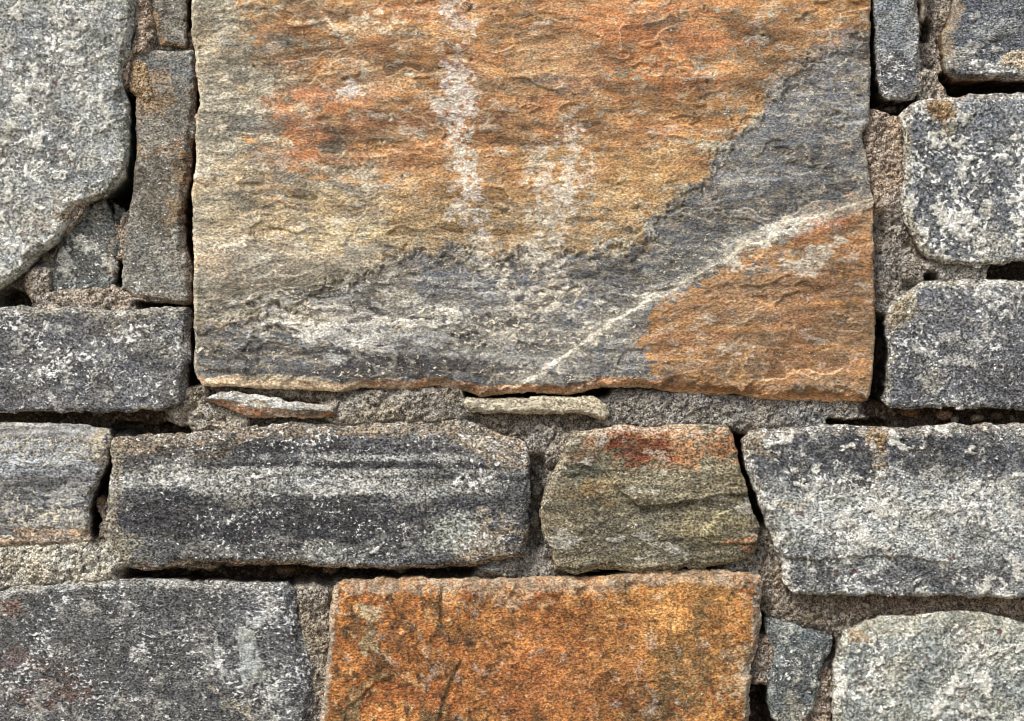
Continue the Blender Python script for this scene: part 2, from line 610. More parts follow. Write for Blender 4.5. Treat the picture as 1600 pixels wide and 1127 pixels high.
            allB.append(b2)
            cur = tot + np.arange(len(bv))
            a, b = be[:, 0], be[:, 1]
            allQ.append(np.stack([prev[idx[b]], prev[idx[a]], cur[idx[a]], cur[idx[b]]], axis=1))
            prev = cur
            tot += len(bv)
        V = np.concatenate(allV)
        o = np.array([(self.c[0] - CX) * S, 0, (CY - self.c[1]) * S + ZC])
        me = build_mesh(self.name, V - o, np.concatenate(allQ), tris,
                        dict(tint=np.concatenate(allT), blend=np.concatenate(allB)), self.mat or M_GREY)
        ob = bpy.data.objects.new(self.name, me)
        ob.location = o
        col.objects.link(ob)
        ob.parent = wall
        ob['label'] = self.label
        self.ob = ob
        self.o = o
        return ob

B = -OUT
RX = FW + OUT
BY = FH + OUT
stones = []
def add(*a, **k):
    s = Stone(*a, **k)
    stones.append(s)
    return s

# the large rust-stained slab ------------------------------------------------
GREYZ = [(1370, 50), (1345, 62), (1262, 100), (1215, 150), (1165, 190), (1128, 235), (1095, 290), (1055, 318), (1015, 350),
         (1005, 385), (930, 400), (850, 398), (760, 402), (690, 398), (640, 392), (560, 430), (480, 470), (400, 500), (300, 520), (280, 640), (1400, 660)]
RIDGE = [(800, 608), (850, 578), (905, 540), (950, 505), (1010, 472), (1070, 440), (1130, 405), (1190, 375), (1262, 345), (1330, 320), (1372, 308)]
TRI = RIDGE + [(1420, 300), (1420, 660), (780, 660)]
slab = add('stone', 'largest slab in the wall, rust orange above and grey below, with pale drips', [
    (299, -200), (301, 0), (299, 28), (306, 82), (308, 106), (313, 160), (306, 185), (308, 248), (302, 302), (304, 355), (304, 386),
    (306, 479), (304, 528), (306, 582), (317, 603), (396, 605), (538, 612), (567, 606), (645, 608), (680, 602), (716, 609), (751, 619),
    (820, 613), (887, 617), (937, 606), (1000, 605), (1044, 612), (1075, 616), (1139, 616), (1210, 625), (1281, 629), (1352, 626),
    (1359, 606), (1365, 528), (1363, 422), (1363, 315), (1359, 302), (1352, 248), (1345, 209), (1356, 192), (1359, 142), (1357, 71),
    (1358, 0), (1357, -200), (1340, B), (330, B)], 3, depth=14, rough=0.42, wob=1.8,
    rims=[(0, 1, 13, 15, 555, 1400), (0, 1, 20, 22, 1040, 1400), (-1, 0, 7, 7), (1, 0, 5, 6)], mat=M_SCHIST, base=(150, 141, 118), side=(132, 92, 58),
    terr=[(220, 5.0, 1.7, 2.0), (85, 3.0, 0.8, 1.7)], stretch=2.4, fineness=0.8, lam=0.45, sat=0.80, crust=0.28, contrast=0.40, flecks=0.3, pale_edge=0.55, edgecol=(216, 202, 168),
    steps=[(('p', TRI, 9), 2.8, 0.12), (('p', GREYZ, 34), -3.0, 0.5), (('n', 75, 2.0, 0.32, 0.2, 303), -1.4, 0.3)],
    layers=[
        (('e', 350, 300, 95, 420, 0, 0.5), (150, 143, 122), 0.8),
        (('p', [(430, -260), (1400, -260), (1400, 40), (1262, 105), (1170, 185), (1080, 290), (900, 330), (720, 290), (560, 285), (430, 290), (405, 240), (460, 180), (440, 90), (380, 40)], 60), (172, 121, 58), 1.0, dict(nz=0.5, sc=40, crust=0.10, con=0.30)),
        (('p', [(700, 230), (1110, 230), (1085, 300), (1010, 385), (760, 392), (560, 392), (560, 320), (640, 290)], 45), (158, 122, 66), 0.85, dict(nz=0.55, crust=0.2)),
        (('n', 95, 3.0, 0.25, 0.3, 311), (160, 112, 62), 0.35, dict(nz=0)),
        (('mul', ('e', 410, 210, 170, 210, 0, 0.4), ('n', 46, 1.5, 0.1, 0.12, 331)), (166, 142, 102), 0.55, dict(nz=0)),
        (('mul', ('e', 410, 210, 170, 210, 0, 0.4), ('n', 40, 1.8, 0.14, 0.08, 333)), (110, 108, 98), 0.7, dict(nz=0)),
        (('mul', ('e', 410, 210, 170, 210, 0, 0.4), ('n', 30, 1.6, 0.24, 0.06, 335)), (206, 194, 164), 0.7, dict(nz=0)),
        (('mul', ('p', [(470, -200), (1340, -200), (1240, 100), (1090, 270), (840, 280), (440, 270), (470, 60)], 60), ('b', 30, 30, 0.08, 0.2, 312)), (104, 78, 50), 0.66, dict(nz=0)),
        (('mul', ('p', [(430, -200), (1340, -200), (1240, 100), (1090, 270), (840, 280), (440, 270), (430, 60)], 60), ('n', 62, 2.4, 0.16, 0.18, 316)), (172, 108, 50), 0.5, dict(nz=0)),
        (('e', 480, 225, 32, 30, 0, 0.6), (160, 96, 50), 0.55),
        (('e', 470, 165, 45, 18, 0, 0.6), (188, 116, 58), 0.6),
        (('e', 640, 190, 160, 10, -3, 0.7), (112, 74, 48), 0.7, dict(ax=4)),
        (('e', 1000, 60, 130, 80, 0, 0.6), (186, 110, 48), 0.5),
        (('e', 1030, 38, 22, 14, 0, 0.6), (112, 98, 78), 0.7),
        (('e', 870, 100, 60, 60, 0, 0.6), (160, 132, 92), 0.5),
        (('e', 880, 135, 60, 10, 0, 0.6), (96, 84, 78), 0.6),
        (('p', GREYZ, 16), (94, 96, 98), 0.97, dict(nz=0.32, w=0.12, crust=0.33, con=0.42)),
        (('e', 480, 440, 190, 55, 0, 0.5), (118, 112, 98), 0.85, dict(nz=0.5)),
        (('e', 420, 480, 120, 40, 8, 0.5), (136, 130, 112), 0.55),
        (('e', 390, 320, 90, 40, 0, 0.6), (158, 142, 108), 0.6),
        (('e', 560, 345, 130, 40, 0, 0.6), (176, 152, 104), 0.6, dict(nz=0.6)),
        (('mul', ('e', 560, 540, 330, 75, 0, 0.4), ('b', 26, 14, 0.02, 0.2, 317)), (66, 65, 66), 0.85, dict(nz=0, crust=0.6)),
        (('e', 640, 500, 240, 50, 0, 0.35), (178, 177, 168), 0.75, dict(nz=1.0, sc=20, ax=2.4, w=0.08, crust=0.6, h=1.2)),
        (('e', 720, 450, 80, 42, 12, 0.5), (100, 101, 104), 0.8),
        (('e', 1240, 230, 105, 55, -20, 0.5), (104, 107, 109), 0.75, dict(crust=0.2)),
        (('e', 1280, 100, 60, 36, -30, 0.5), (116, 118, 119), 0.7),
        (('e', 1080, 400, 120, 24, -24, 0.5), (116, 116, 112), 0.7, dict(crust=0.6)),
        (('e', 790, 520, 150, 50, 0, 0.6), (156, 155, 146), 0.5, dict(nz=0.7, crust=0.7)),
        (('e', 640, 480, 60, 26, 20, 0.5), (176, 170, 150), 0.55, dict(nz=0.6)),
        (('p', [(1372, 305), (1330, 322), (1230, 365), (1130, 420), (1060, 455), (1000, 510), (1005, 560), (1020, 660), (1400, 660)], 26), (166, 119, 60), 0.96, dict(nz=0.4, crust=0.12, con=0.32)),
        (('mul', ('p', [(1372, 330), (1130, 430), (1010, 520), (1030, 610), (1372, 620)], 14), ('b', 24, 12, 0.08, 0.2, 318)), (120, 94, 66), 0.7, dict(nz=0)),
        (('mul', ('p', [(1372, 330), (1130, 430), (1010, 520), (1030, 610), (1372, 620)], 14), ('n', 44, 2.4, 0.15, 0.2, 319)), (158, 104, 54), 0.4, dict(nz=0)),
        (('e', 1300, 340, 60, 18, -22, 0.5), (150, 88, 44), 0.7),
        (('s', RIDGE, 14, 0.7), (160, 157, 144), 0.5, dict(nz=0.45, sc=20, crust=0.7, warp=0.3)),
        (('s', RIDGE[:5], 3.2, 0.5), (196, 190, 172), 0.8, dict(nz=0.4, sc=12, crust=0.6, warp=0.2)),
        (('s', RIDGE[4:], 7, 0.9), (190, 183, 162), 0.62, dict(nz=1.3, sc=24, crust=0.5, warp=0.5)),
        (('e', 1195, 380, 46, 18, -28, 0.5), (200, 194, 178), 0.75, dict(nz=0.6, crust=0.8)),
        (('e', 1275, 398, 44, 16, -35, 0.5), (190, 178, 156), 0.8, dict(nz=0.7, crust=0.8)),
        (('s', [(714, -150), (712, 0), (716, 60), (712, 130), (706, 175)], 17, 0.8), (206, 190, 174), 0.7, dict(nz=1.4, sc=28, ax=1.5, w=0.2, crust=0.6, warp=0.6)),
        (('s', [(712, 130), (712, 210), (722, 280), (740, 350), (770, 410), (800, 470)], 16, 0.9), (202, 194, 180), 0.72, dict(nz=1.25, sc=16, ax=0.8, w=0.1, crust=0.9, warp=0.8)),
        (('s', [(905, 215), (885, 290), (862, 370), (852, 470)], 18, 0.9), (200, 189, 172), 0.62, dict(nz=1.35, sc=16, ax=0.8, w=0.1, crust=0.9, warp=0.8)),
        (('s', [(840, 250), (835, 330)], 20, 0.7), (196, 186, 166), 0.6, dict(nz=0.8, sc=24, ax=0.8, crust=0.7)),
        (('n', 16, 1.0, 0.55, 0.1, 321), (126, 60, 50), 0.0, dict(nz=0)),
        (('mul', ('s', [(714, 0), (710, 170)], 22, 0.5), ('n', 11, 1.0, 0.25, 0.15, 322)), (130, 62, 52), 0.6, dict(nz=0)),
        (('e', 560, 40, 70, 7, -3, 0.6), (206, 186, 150), 0.7, dict(nz=0.7, sc=18)),
        (('e', 540, 145, 26, 14, 0, 0.6), (196, 188, 178), 0.7, dict(nz=0.7, sc=14)),
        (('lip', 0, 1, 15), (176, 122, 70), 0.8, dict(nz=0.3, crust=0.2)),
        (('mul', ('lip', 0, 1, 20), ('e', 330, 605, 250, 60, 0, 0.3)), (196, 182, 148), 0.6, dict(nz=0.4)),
    ])

# pale speckled block, upper left ---------------------------------------------
add('stone', 'big pale speckled grey stone with red garnet dots, rounded lower right', [
    (205, B), (211, 0), (208, 55), (199, 88), (192, 118), (194, 140), (200, 160), (202, 200), (203, 240), (194, 276), (168, 306), (150, 312),
    (122, 326), (104, 357), (90, 379), (53, 409), (16, 443), (0, 454), (-60, 468), (B, 470), (B, B)], 11, depth=12, rough=0.9,
    rims=[(1, 0, 13, 24), (0.7, 0.7, 9, 12)], mat=M_COARSE, base=(152, 153, 149), side=(92, 96, 88), crust=0.56, contrast=0.56, garnet=1.0, flecks=0.8, stretch=1.15, terr=[(120, 1.8, 1.2, 1.3)],
    layers=[(('n', 70, 1.0, 0.1, 0.3, 401), (112, 116, 116), 0.6, dict(nz=0)), (('n', 45, 1.0, 0.25, 0.2, 402), (172, 170, 158), 0.6, dict(nz=0)),
            (('e', 105, 335, 40, 20, -40, 0.6), (160, 140, 116), 0.6), (('lip', 0.7, 0.7, 14), (150, 150, 130), 0.5)])

# narrow upright stones between them ------------------------------------------
add('stone', 'tall narrow tan grey stone standing upright left of the largest slab', [
    (204, 78), (255, 79), (300, 77), (305, 82), (305, 110), (301, 135), (303, 186), (296, 250), (289, 300), (284, 350), (289, 390), (294, 410), (297, 470),
    (292, 476), (240, 473), (206, 468), (188, 454), (190, 420), (193, 386), (198, 333), (207, 280), (212, 229), (210, 190), (207, 150), (197, 125), (199, 92)], 23, depth=-6, rough=0.8,
    rims=[(1, 0, 10, 12), (0, 1, 8, 12), (0, -1, 8, 6)], base=(132, 126, 114), side=(80, 78, 70), crust=0.3, contrast=0.55, flecks=0.3, stretch=1.1,
    layers=[(('e', 265, 105, 40, 30, 0, 0.5), (112, 116, 116), 0.8), (('e', 235, 145, 26, 32, 0, 0.6), (164, 134, 98), 0.8), (('e', 245, 232, 55, 10, 0, 0.6), (152, 112, 66), 0.75),
            (('e', 285, 255, 12, 30, 0, 0.6), (164, 122, 66), 0.7), (('e', 248, 300, 50, 60, 0, 0.5), (118, 108, 90), 0.7), (('e', 240, 420, 50, 50, 0, 0.5), (140, 140, 132), 0.7, dict(crust=0.5)),
            (('e', 270, 335, 14, 20, 0, 0.5), (152, 118, 66), 0.5), (('lip', 0, 1, 8), (140, 100, 66), 0.7)])
add('stone', 'small grey brown stone at the top edge above the tall narrow stone', [
    (236, B), (234, -20), (233, 20), (238, 52), (250, 68), (270, 71), (289, 73), (289, 50), (290, 0), (291, -60), (290, B)], 27, depth=-5,
    rims=[(-1, 0, 12, 10)], base=(126, 121, 110), side=(84, 74, 60), crust=0.25, contrast=0.55, flecks=0.3,
    layers=[(('e', 240, 30, 8, 40, 0, 0.6), (160, 122, 74), 0.7), (('e', 262, 66, 24, 6, 0, 0.5), (160, 108, 56), 0.6)])
add('stone', 'small dark wedge shaped stone tucked under the big pale stone', [
    (160, 311), (141, 320), (121, 339), (105, 360), (98, 378), (85, 402), (74, 430), (75, 460), (117, 456), (149, 452), (172, 453), (179, 420), (182, 400), (186, 373), (177, 352), (168, 328)], 31,
    depth=-8, base=(108, 110, 106), side=(74, 66, 54), crust=0.5, contrast=0.7, flecks=0.6, rims=[(1, 0, 8, 7)],
    layers=[(('e', 175, 420, 9, 40, 8, 0.5), (146, 120, 82), 0.8), (('e', 140, 330, 34, 18, -30, 0.6), (132, 128, 108), 0.6)])
add('stone', 'thin shadowed sliver of stone beside the small dark wedge stone', [
    (169, 314), (178, 315), (186, 325), (189, 342), (184, 354), (178, 352), (172, 335)], 33, depth=-26, base=(104, 104, 98), side=(70, 64, 56), crust=0.3, contrast=0.5, rim=(4, 5))

# left side, middle -----------------------------------------------------------
add('stone', 'grey speckled rectangular stone at the left edge, halfway up', [
    (B, 482), (0, 481), (120, 480), (180, 486), (235, 482), (293, 481), (297, 492), (296, 540), (294, 580), (284, 626), (278, 632), (250, 641), (160, 644), (80, 643), (0, 645), (B, 646)], 37,
    depth=8, base=(112, 112, 113), side=(70, 72, 68), crust=0.55, contrast=0.72, flecks=0.4, rims=[(1, 0, 11, 18), (0, -1, 11, 8), (0, 1, 5, 5)], garnet=0.5,
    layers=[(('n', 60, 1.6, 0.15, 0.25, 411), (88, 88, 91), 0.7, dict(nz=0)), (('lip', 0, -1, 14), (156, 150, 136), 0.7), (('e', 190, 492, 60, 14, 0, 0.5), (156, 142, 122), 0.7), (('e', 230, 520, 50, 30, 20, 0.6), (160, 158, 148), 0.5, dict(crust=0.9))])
add('stone', 'blue grey finely banded stone at the left edge beside a dark gap', [
    (B, 658), (0, 660), (93, 663), (173, 670), (176, 685), (170, 704), (170, 722), (157, 744), (146, 773), (139, 797), (141, 813), (138, 846), (106, 853), (0, 858), (B, 860)], 41,
    depth=4, base=(138, 140, 138), side=(72, 62, 50), crust=0.55, contrast=0.7, flecks=0.4, stretch=4.5, lam=0.9, rims=[(0, -1, 18, 12), (1, 0, 9, 8), (0, 1, 8, 8)], mat=M_SCHIST, terr=[(60, 2.0, 1.2, 5.0)],
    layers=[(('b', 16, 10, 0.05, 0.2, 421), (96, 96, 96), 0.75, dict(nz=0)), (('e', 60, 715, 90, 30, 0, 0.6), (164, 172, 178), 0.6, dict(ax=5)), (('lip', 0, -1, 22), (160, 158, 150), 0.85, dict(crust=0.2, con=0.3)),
            (('e', 60, 845, 90, 16, 0, 0.5), (168, 138, 104), 0.75), (('e', 158, 700, 22, 24, 0, 0.5), (150, 138, 112), 0.7)])
add('stone', 'long dark grey speckled stone with pale horizontal bands under the largest slab', [
    (174, 692), (178, 684), (200, 682), (280, 678), (333, 674), (380, 667), (440, 663), (600, 660), (700, 657), (724, 657), (762, 670), (800, 683), (821, 690), (827, 708), (827, 790), (824, 845),
    (816, 866), (773, 877), (733, 884), (666, 887), (581, 888), (498, 886), (464, 881), (400, 882), (359, 878), (300, 880), (262, 888), (226, 892), (200, 884), (186, 868), (170, 840), (166, 813), (173, 760), (175, 720), (172, 705)], 43,
    depth=12, base=(100, 100, 100), side=(112, 82, 56), crust=0.5, contrast=0.82, flecks=0.22, stretch=2.2, garnet=0.5, rims=[(0, -1, 22, 15), (0, 1, 8, 10), (-1, 0, 10, 10), (1, 0, 10, 9)],
    layers=[(('e', 480, 810, 400, 42, 1, 0.3), (66, 66, 70), 0.92, dict(crust=0.38, warp=0.4)), (('e', 420, 698, 280, 13, 0, 0.4), (68, 67, 69), 0.85, dict(warp=0.3)), (('e', 470, 752, 330, 20, 1, 0.35), (168, 168, 162), 0.9, dict(crust=0.75, nz=0.4, ax=4, warp=0.25)),
            (('e', 600, 714, 220, 5, 0.5, 0.5), (168, 168, 164), 0.8, dict(nz=0.35, ax=5, warp=0.12)), (('e', 560, 726, 280, 4, 0.5, 0.5), (56, 56, 60), 0.9, dict(nz=0.3, ax=5, warp=0.12)), (('e', 640, 736, 190, 4, 0.5, 0.5), (166, 166, 162), 0.75, dict(nz=0.3, ax=5, warp=0.12)), (('e', 660, 745, 170, 3.5, 0.5, 0.5), (60, 60, 64), 0.8, dict(nz=0.3, ax=5, warp=0.12)), (('e', 270, 700, 90, 16, -3, 0.4), (104, 92, 76), 0.6),
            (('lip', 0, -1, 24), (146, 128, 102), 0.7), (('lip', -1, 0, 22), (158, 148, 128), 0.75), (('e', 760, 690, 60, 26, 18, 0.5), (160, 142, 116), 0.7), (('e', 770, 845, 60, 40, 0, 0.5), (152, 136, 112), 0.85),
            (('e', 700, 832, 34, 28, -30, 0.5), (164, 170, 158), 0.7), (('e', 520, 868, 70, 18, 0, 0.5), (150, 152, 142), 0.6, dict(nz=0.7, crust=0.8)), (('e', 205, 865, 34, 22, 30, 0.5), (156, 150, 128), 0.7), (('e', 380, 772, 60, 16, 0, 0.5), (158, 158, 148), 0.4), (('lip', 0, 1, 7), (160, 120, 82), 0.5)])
add('stone', 'olive brown stone with a rust orange top and a broken flake line across', [
    (893, 676), (912, 672), (949, 667), (960, 663), (992, 667), (1026, 667), (1087, 662), (1109, 663), (1133, 665), (1143, 680), (1154, 720), (1165, 760), (1173, 794), (1186, 822), (1185, 846), (1175, 872),
    (1122, 884), (1066, 889), (986, 893), (955, 888), (928, 891), (888, 895), (866, 889), (863, 860), (846, 828), (845, 800), (850, 767), (858, 744), (874, 720), (885, 700)], 47,
    depth=12, mat=M_SCHIST, base=(118, 110, 86), side=(104, 82, 56), crust=0.28, contrast=0.68, flecks=0.4, stretch=2.4, terr=[(80, 2.0, 1.1, 3.0)], lam=0.5, pale_edge=0.3, edgecol=(180, 166, 128),
    rims=[(0, -1, 14, 10), (-1, 0, 9, 12), (1, 0, 9, 8), (0, 1, 9, 10)],
    steps=[(('p', [(950, 640), (944, 735), (965, 765), (995, 786), (1035, 788), (1090, 778), (1140, 770), (1200, 770), (1160, 640)], 6), 7.5, 0.06), (('p', [(1095, 838), (1110, 848), (1150, 848), (1200, 846), (1200, 780), (1120, 800)], 8), 4.0, 0.15)],
    layers=[(('e', 1050, 690, 105, 40, 0, 0.5), (168, 116, 68), 0.9, dict(crust=0.15)), (('e', 995, 700, 55, 24, 8, 0.5), (124, 64, 32), 0.97, dict(nz=0.4, warp=0.6, crust=0.05)), (('e', 1090, 672, 50, 10, 0, 0.5), (196, 160, 122), 0.7), (('e', 910, 700, 26, 24, -30, 0.5), (158, 112, 74), 0.7),
            (('e', 930, 765, 60, 14, 0, 0.5), (160, 124, 66), 0.6), (('e', 1040, 755, 90, 26, -5, 0.5), (142, 134, 106), 0.6, dict(crust=0.5)), (('e', 910, 730, 30, 16, 0, 0.5), (100, 102, 88), 0.7), (('e', 1110, 820, 50, 26, 0, 0.5), (156, 146, 100), 0.5),
            (('e', 960, 840, 110, 36, 0, 0.5), (92, 90, 78), 0.6), (('b', 20, 10, 0.12, 0.2, 431), (82, 78, 62), 0.4, dict(nz=0)), (('e', 935, 686, 16, 10, 0, 0.5), (154, 150, 138), 0.8), (('e', 1155, 850, 34, 6, 0, 0.5), (176, 120, 76), 0.8), (('lip', 0, -1, 9), (150, 142, 128), 0.6), (('lip', -1, 0, 14), (152, 140, 118), 0.5)])
add('stone', 'wide grey stone at the right edge, dark above and pale crusted below', [
    (1156, 688), (1170, 674), (1240, 666), (1320, 664), (1400, 668), (1500, 664), (1600, 662), (RX, 664), (RX, 938), (1600, 933), (1480, 931), (1366, 930), (1286, 929), (1238, 924), (1224, 909), (1224, 880),
    (1213, 860), (1208, 847), (1196, 815), (1186, 792), (1176, 762), (1165, 720)], 53,
    depth=13, base=(128, 130, 128), side=(120, 84, 54), crust=0.65, contrast=0.72, flecks=0.85, stretch=1.4, garnet=0.9, rims=[(0, -1, 16, 14), (-1, 0, 12, 14), (0, 1, 6, 6)], terr=[(110, 1.8, 1.4, 1.6)],
    layers=[(('e', 1290, 712, 120, 42, 0, 0.4), (72, 72, 76), 0.92, dict(crust=0.22)), (('e', 1500, 708, 170, 42, 0, 0.4), (70, 72, 78), 0.92, dict(crust=0.22)), (('e', 1420, 900, 230, 22, 0, 0.4), (82, 83, 87), 0.85, dict(crust=0.45)), (('e', 1400, 805, 230, 58, 0, 0.35), (168, 170, 163), 0.75, dict(crust=0.75)),
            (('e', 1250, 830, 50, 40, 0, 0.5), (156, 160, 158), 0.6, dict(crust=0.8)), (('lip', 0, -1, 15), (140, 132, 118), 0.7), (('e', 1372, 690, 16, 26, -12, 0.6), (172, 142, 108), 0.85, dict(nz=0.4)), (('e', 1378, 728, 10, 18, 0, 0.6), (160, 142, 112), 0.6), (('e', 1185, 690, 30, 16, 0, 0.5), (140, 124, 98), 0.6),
            (('e', 1235, 785, 40, 5, -4, 0.5), (198, 186, 158), 0.7), (('e', 1520, 800, 120, 44, 0, 0.5), (140, 142, 140), 0.5), (('lip', -1, 0, 12), (156, 148, 130), 0.5)],
    steps=[(('p', [(1176, 782), (1270, 778), (1330, 800), (1400, 840), (1480, 880), (1420, 868), (1225, 872), (1190, 830)], 8), 3.5, 0.22)])

# right side, upper -----------------------------------------------------------
add('stone', 'narrow blue grey upright stone at the top right of the largest slab', [
    (1366, B), (1365, -60), (1365, 0), (1367, 53), (1365, 80), (1370, 120), (1378, 149), (1383, 157), (1406, 158), (1428, 157), (1436, 144), (1438, 106), (1437, 53), (1433, 13), (1434, -20), (1436, B)], 59,
    depth=6, mat=M_FINE, base=(132, 136, 139), side=(96, 90, 82), crust=0.5, contrast=0.7, flecks=0.2, stretch=1.1, rims=[(1, 0, 7, 8)],
    layers=[(('e', 1400, 130, 45, 40, 0, 0.5), (84, 84, 88), 0.85), (('lip', 1, 0, 8), (168, 158, 142), 0.7), (('e', 1400, 30, 30, 40, 0, 0.6), (136, 142, 146), 0.5), (('e', 1372, 30, 8, 50, 0, 0.5), (110, 110, 108), 0.6)])
add('stone', 'little pale rounded stone at the top edge beside the narrow upright stone', [
    (1438, -60), (1455, -60), (1454, -10), (1452, 14), (1444, 32), (1438, 30), (1437, 0)], 61, depth=-2, base=(156, 140, 122), side=(110, 90, 72), crust=0.3, contrast=0.35, rim=(9, 12), flecks=0.2)
add('stone', 'dark blue grey stone in the top right corner above a black gap', [
    (1494, B), (1492, -40), (1490, 0), (1480, 30), (1473, 60), (1471, 84), (1478, 106), (1484, 122), (1492, 128), (1574, 126), (1600, 124), (RX, 120), (RX, B)], 67,
    depth=14, mat=M_FINE, base=(106, 110, 116), side=(104, 76, 50), crust=0.42, contrast=0.75, flecks=0.5, stretch=2.2, rims=[(-1, 0, 16, 14), (0, 1, 10, 14)],
    layers=[(('e', 1560, 20, 70, 24, -8, 0.5), (88, 92, 100), 0.7), (('e', 1540, 75, 60, 14, -6, 0.5), (78, 82, 90), 0.7), (('e', 1540, 48, 60, 8, -6, 0.5), (156, 158, 154), 0.6, dict(nz=0.7)), (('lip', -1, 0, 18), (158, 138, 110), 0.85, dict(crust=0.2, con=0.35)), (('e', 1540, 104, 70, 12, 0, 0.5), (150, 148, 138), 0.6, dict(crust=0.8)), (('lip', 0, 1, 7), (128, 96, 66), 0.6)])
add('stone', 'mottled grey stone at the right edge with rounded lower left corner', [
    (1402, 182), (1412, 172), (1436, 158), (1489, 152), (1526, 149), (1600, 145), (RX, 142), (RX, 398), (1600, 408), (1566, 413), (1526, 417), (1473, 411), (1448, 402), (1430, 380), (1415, 348), (1407, 320), (1406, 300), (1412, 266), (1411, 213)], 71,
    depth=10, mat=M_COARSE, base=(124, 128, 132), side=(108, 96, 80), crust=0.68, contrast=0.72, flecks=0.85, stretch=1.2, rims=[(-1, 0, 9, 9), (0, 1, 6, 6), (0, -1, 14, 10)],
    layers=[(('e', 1500, 330, 90, 60, 0, 0.5), (90, 92, 98), 0.75), (('e', 1500, 225, 120, 40, 0, 0.5), (96, 98, 102), 0.6), (('e', 1468, 175, 22, 28, 12, 0.6), (164, 138, 102), 0.85, dict(nz=0.4, h=2, crust=0.15)), (('e', 1470, 212, 16, 16, 0, 0.6), (186, 178, 150), 0.6), (('lip', -1, 0, 12), (176, 166, 144), 0.75, dict(crust=0.3)),
            (('lip', 0, -1, 12), (160, 144, 126), 0.6), (('e', 1545, 385, 26, 24, 0, 0.5), (188, 184, 168), 0.7, dict(nz=0.7)), (('e', 1545, 335, 16, 22, 0, 0.5), (186, 182, 166), 0.6, dict(nz=0.7)), (('lip', 0, 1, 10), (166, 160, 146), 0.6)])
add('stone', 'dark speckled grey stone at the right edge, level with the slab bottom', [
    (1443, 440), (1473, 438), (1540, 438), (1600, 440), (RX, 442), (RX, 640), (1600, 641), (1499, 637), (1457, 637), (1420, 638), (1386, 634), (1380, 626), (1385, 600), (1388, 570), (1388, 546), (1385, 506), (1390, 482), (1407, 464)], 73,
    depth=6, base=(106, 108, 112), side=(66, 66, 62), crust=0.55, contrast=0.76, flecks=0.5, stretch=1.5, rims=[(0, -1, 10, 8), (-1, 0, 8, 12), (0, 1, 6, 6)],
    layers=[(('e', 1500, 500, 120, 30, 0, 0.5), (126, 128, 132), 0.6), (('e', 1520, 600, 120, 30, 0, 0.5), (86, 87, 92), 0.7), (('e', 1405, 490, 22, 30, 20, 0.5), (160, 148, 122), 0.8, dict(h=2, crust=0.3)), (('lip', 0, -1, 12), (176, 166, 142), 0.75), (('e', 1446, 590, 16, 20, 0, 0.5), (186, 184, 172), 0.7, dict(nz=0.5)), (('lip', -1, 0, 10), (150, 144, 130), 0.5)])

# bottom row ------------------------------------------------------------------
add('stone', 'dark charcoal stone in the bottom left corner with a white vein on its right', [
    (B, 928), (0, 923), (35, 915), (122, 907), (160, 905), (253, 904), (330, 908), (400, 911), (448, 909), (460, 922), (465, 960), (478, 1005), (490, 1048), (492, 1080), (486, 1127), (478, BY), (B, BY)], 79,
    depth=11, mat=M_FINE, base=(98, 98, 98), side=(92, 80, 66), crust=0.52, contrast=0.8, flecks=0.3, stretch=1.2, rims=[(0, -1, 12, 12), (1, 0, 16, 14)], garnet=0.3,
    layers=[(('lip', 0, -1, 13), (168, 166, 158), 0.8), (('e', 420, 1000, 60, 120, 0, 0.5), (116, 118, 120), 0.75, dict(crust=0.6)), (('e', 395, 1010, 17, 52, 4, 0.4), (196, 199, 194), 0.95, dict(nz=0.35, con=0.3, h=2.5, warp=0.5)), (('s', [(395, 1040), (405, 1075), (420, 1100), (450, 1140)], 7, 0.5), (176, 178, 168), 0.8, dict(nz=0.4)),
            (('s', [(335, 1070), (360, 1100), (390, 1135)], 6, 0.5), (178, 168, 146), 0.8), (('s', [(345, 1000), (350, 1030), (345, 1050)], 8, 0.6), (190, 190, 182), 0.7, dict(nz=0.7)), (('e', 85, 1075, 40, 24, 0, 0.5), (120, 84, 70), 0.6, dict(nz=0.7)), (('e', 30, 1035, 40, 16, 0, 0.5), (120, 86, 72), 0.5, dict(nz=0.7)), (('e', 15, 940, 20, 18, 0, 0.5), (140, 104, 84), 0.6),
            (('s', [(165, 1115), (180, 1100), (205, 1085)], 4, 0.6), (170, 164, 148), 0.7), (('e', 460, 1000, 20, 90, 0, 0.5), (96, 98, 102), 0.6), (('e', 440, 1090, 40, 30, 0, 0.5), (150, 152, 150), 0.5, dict(crust=0.8))])
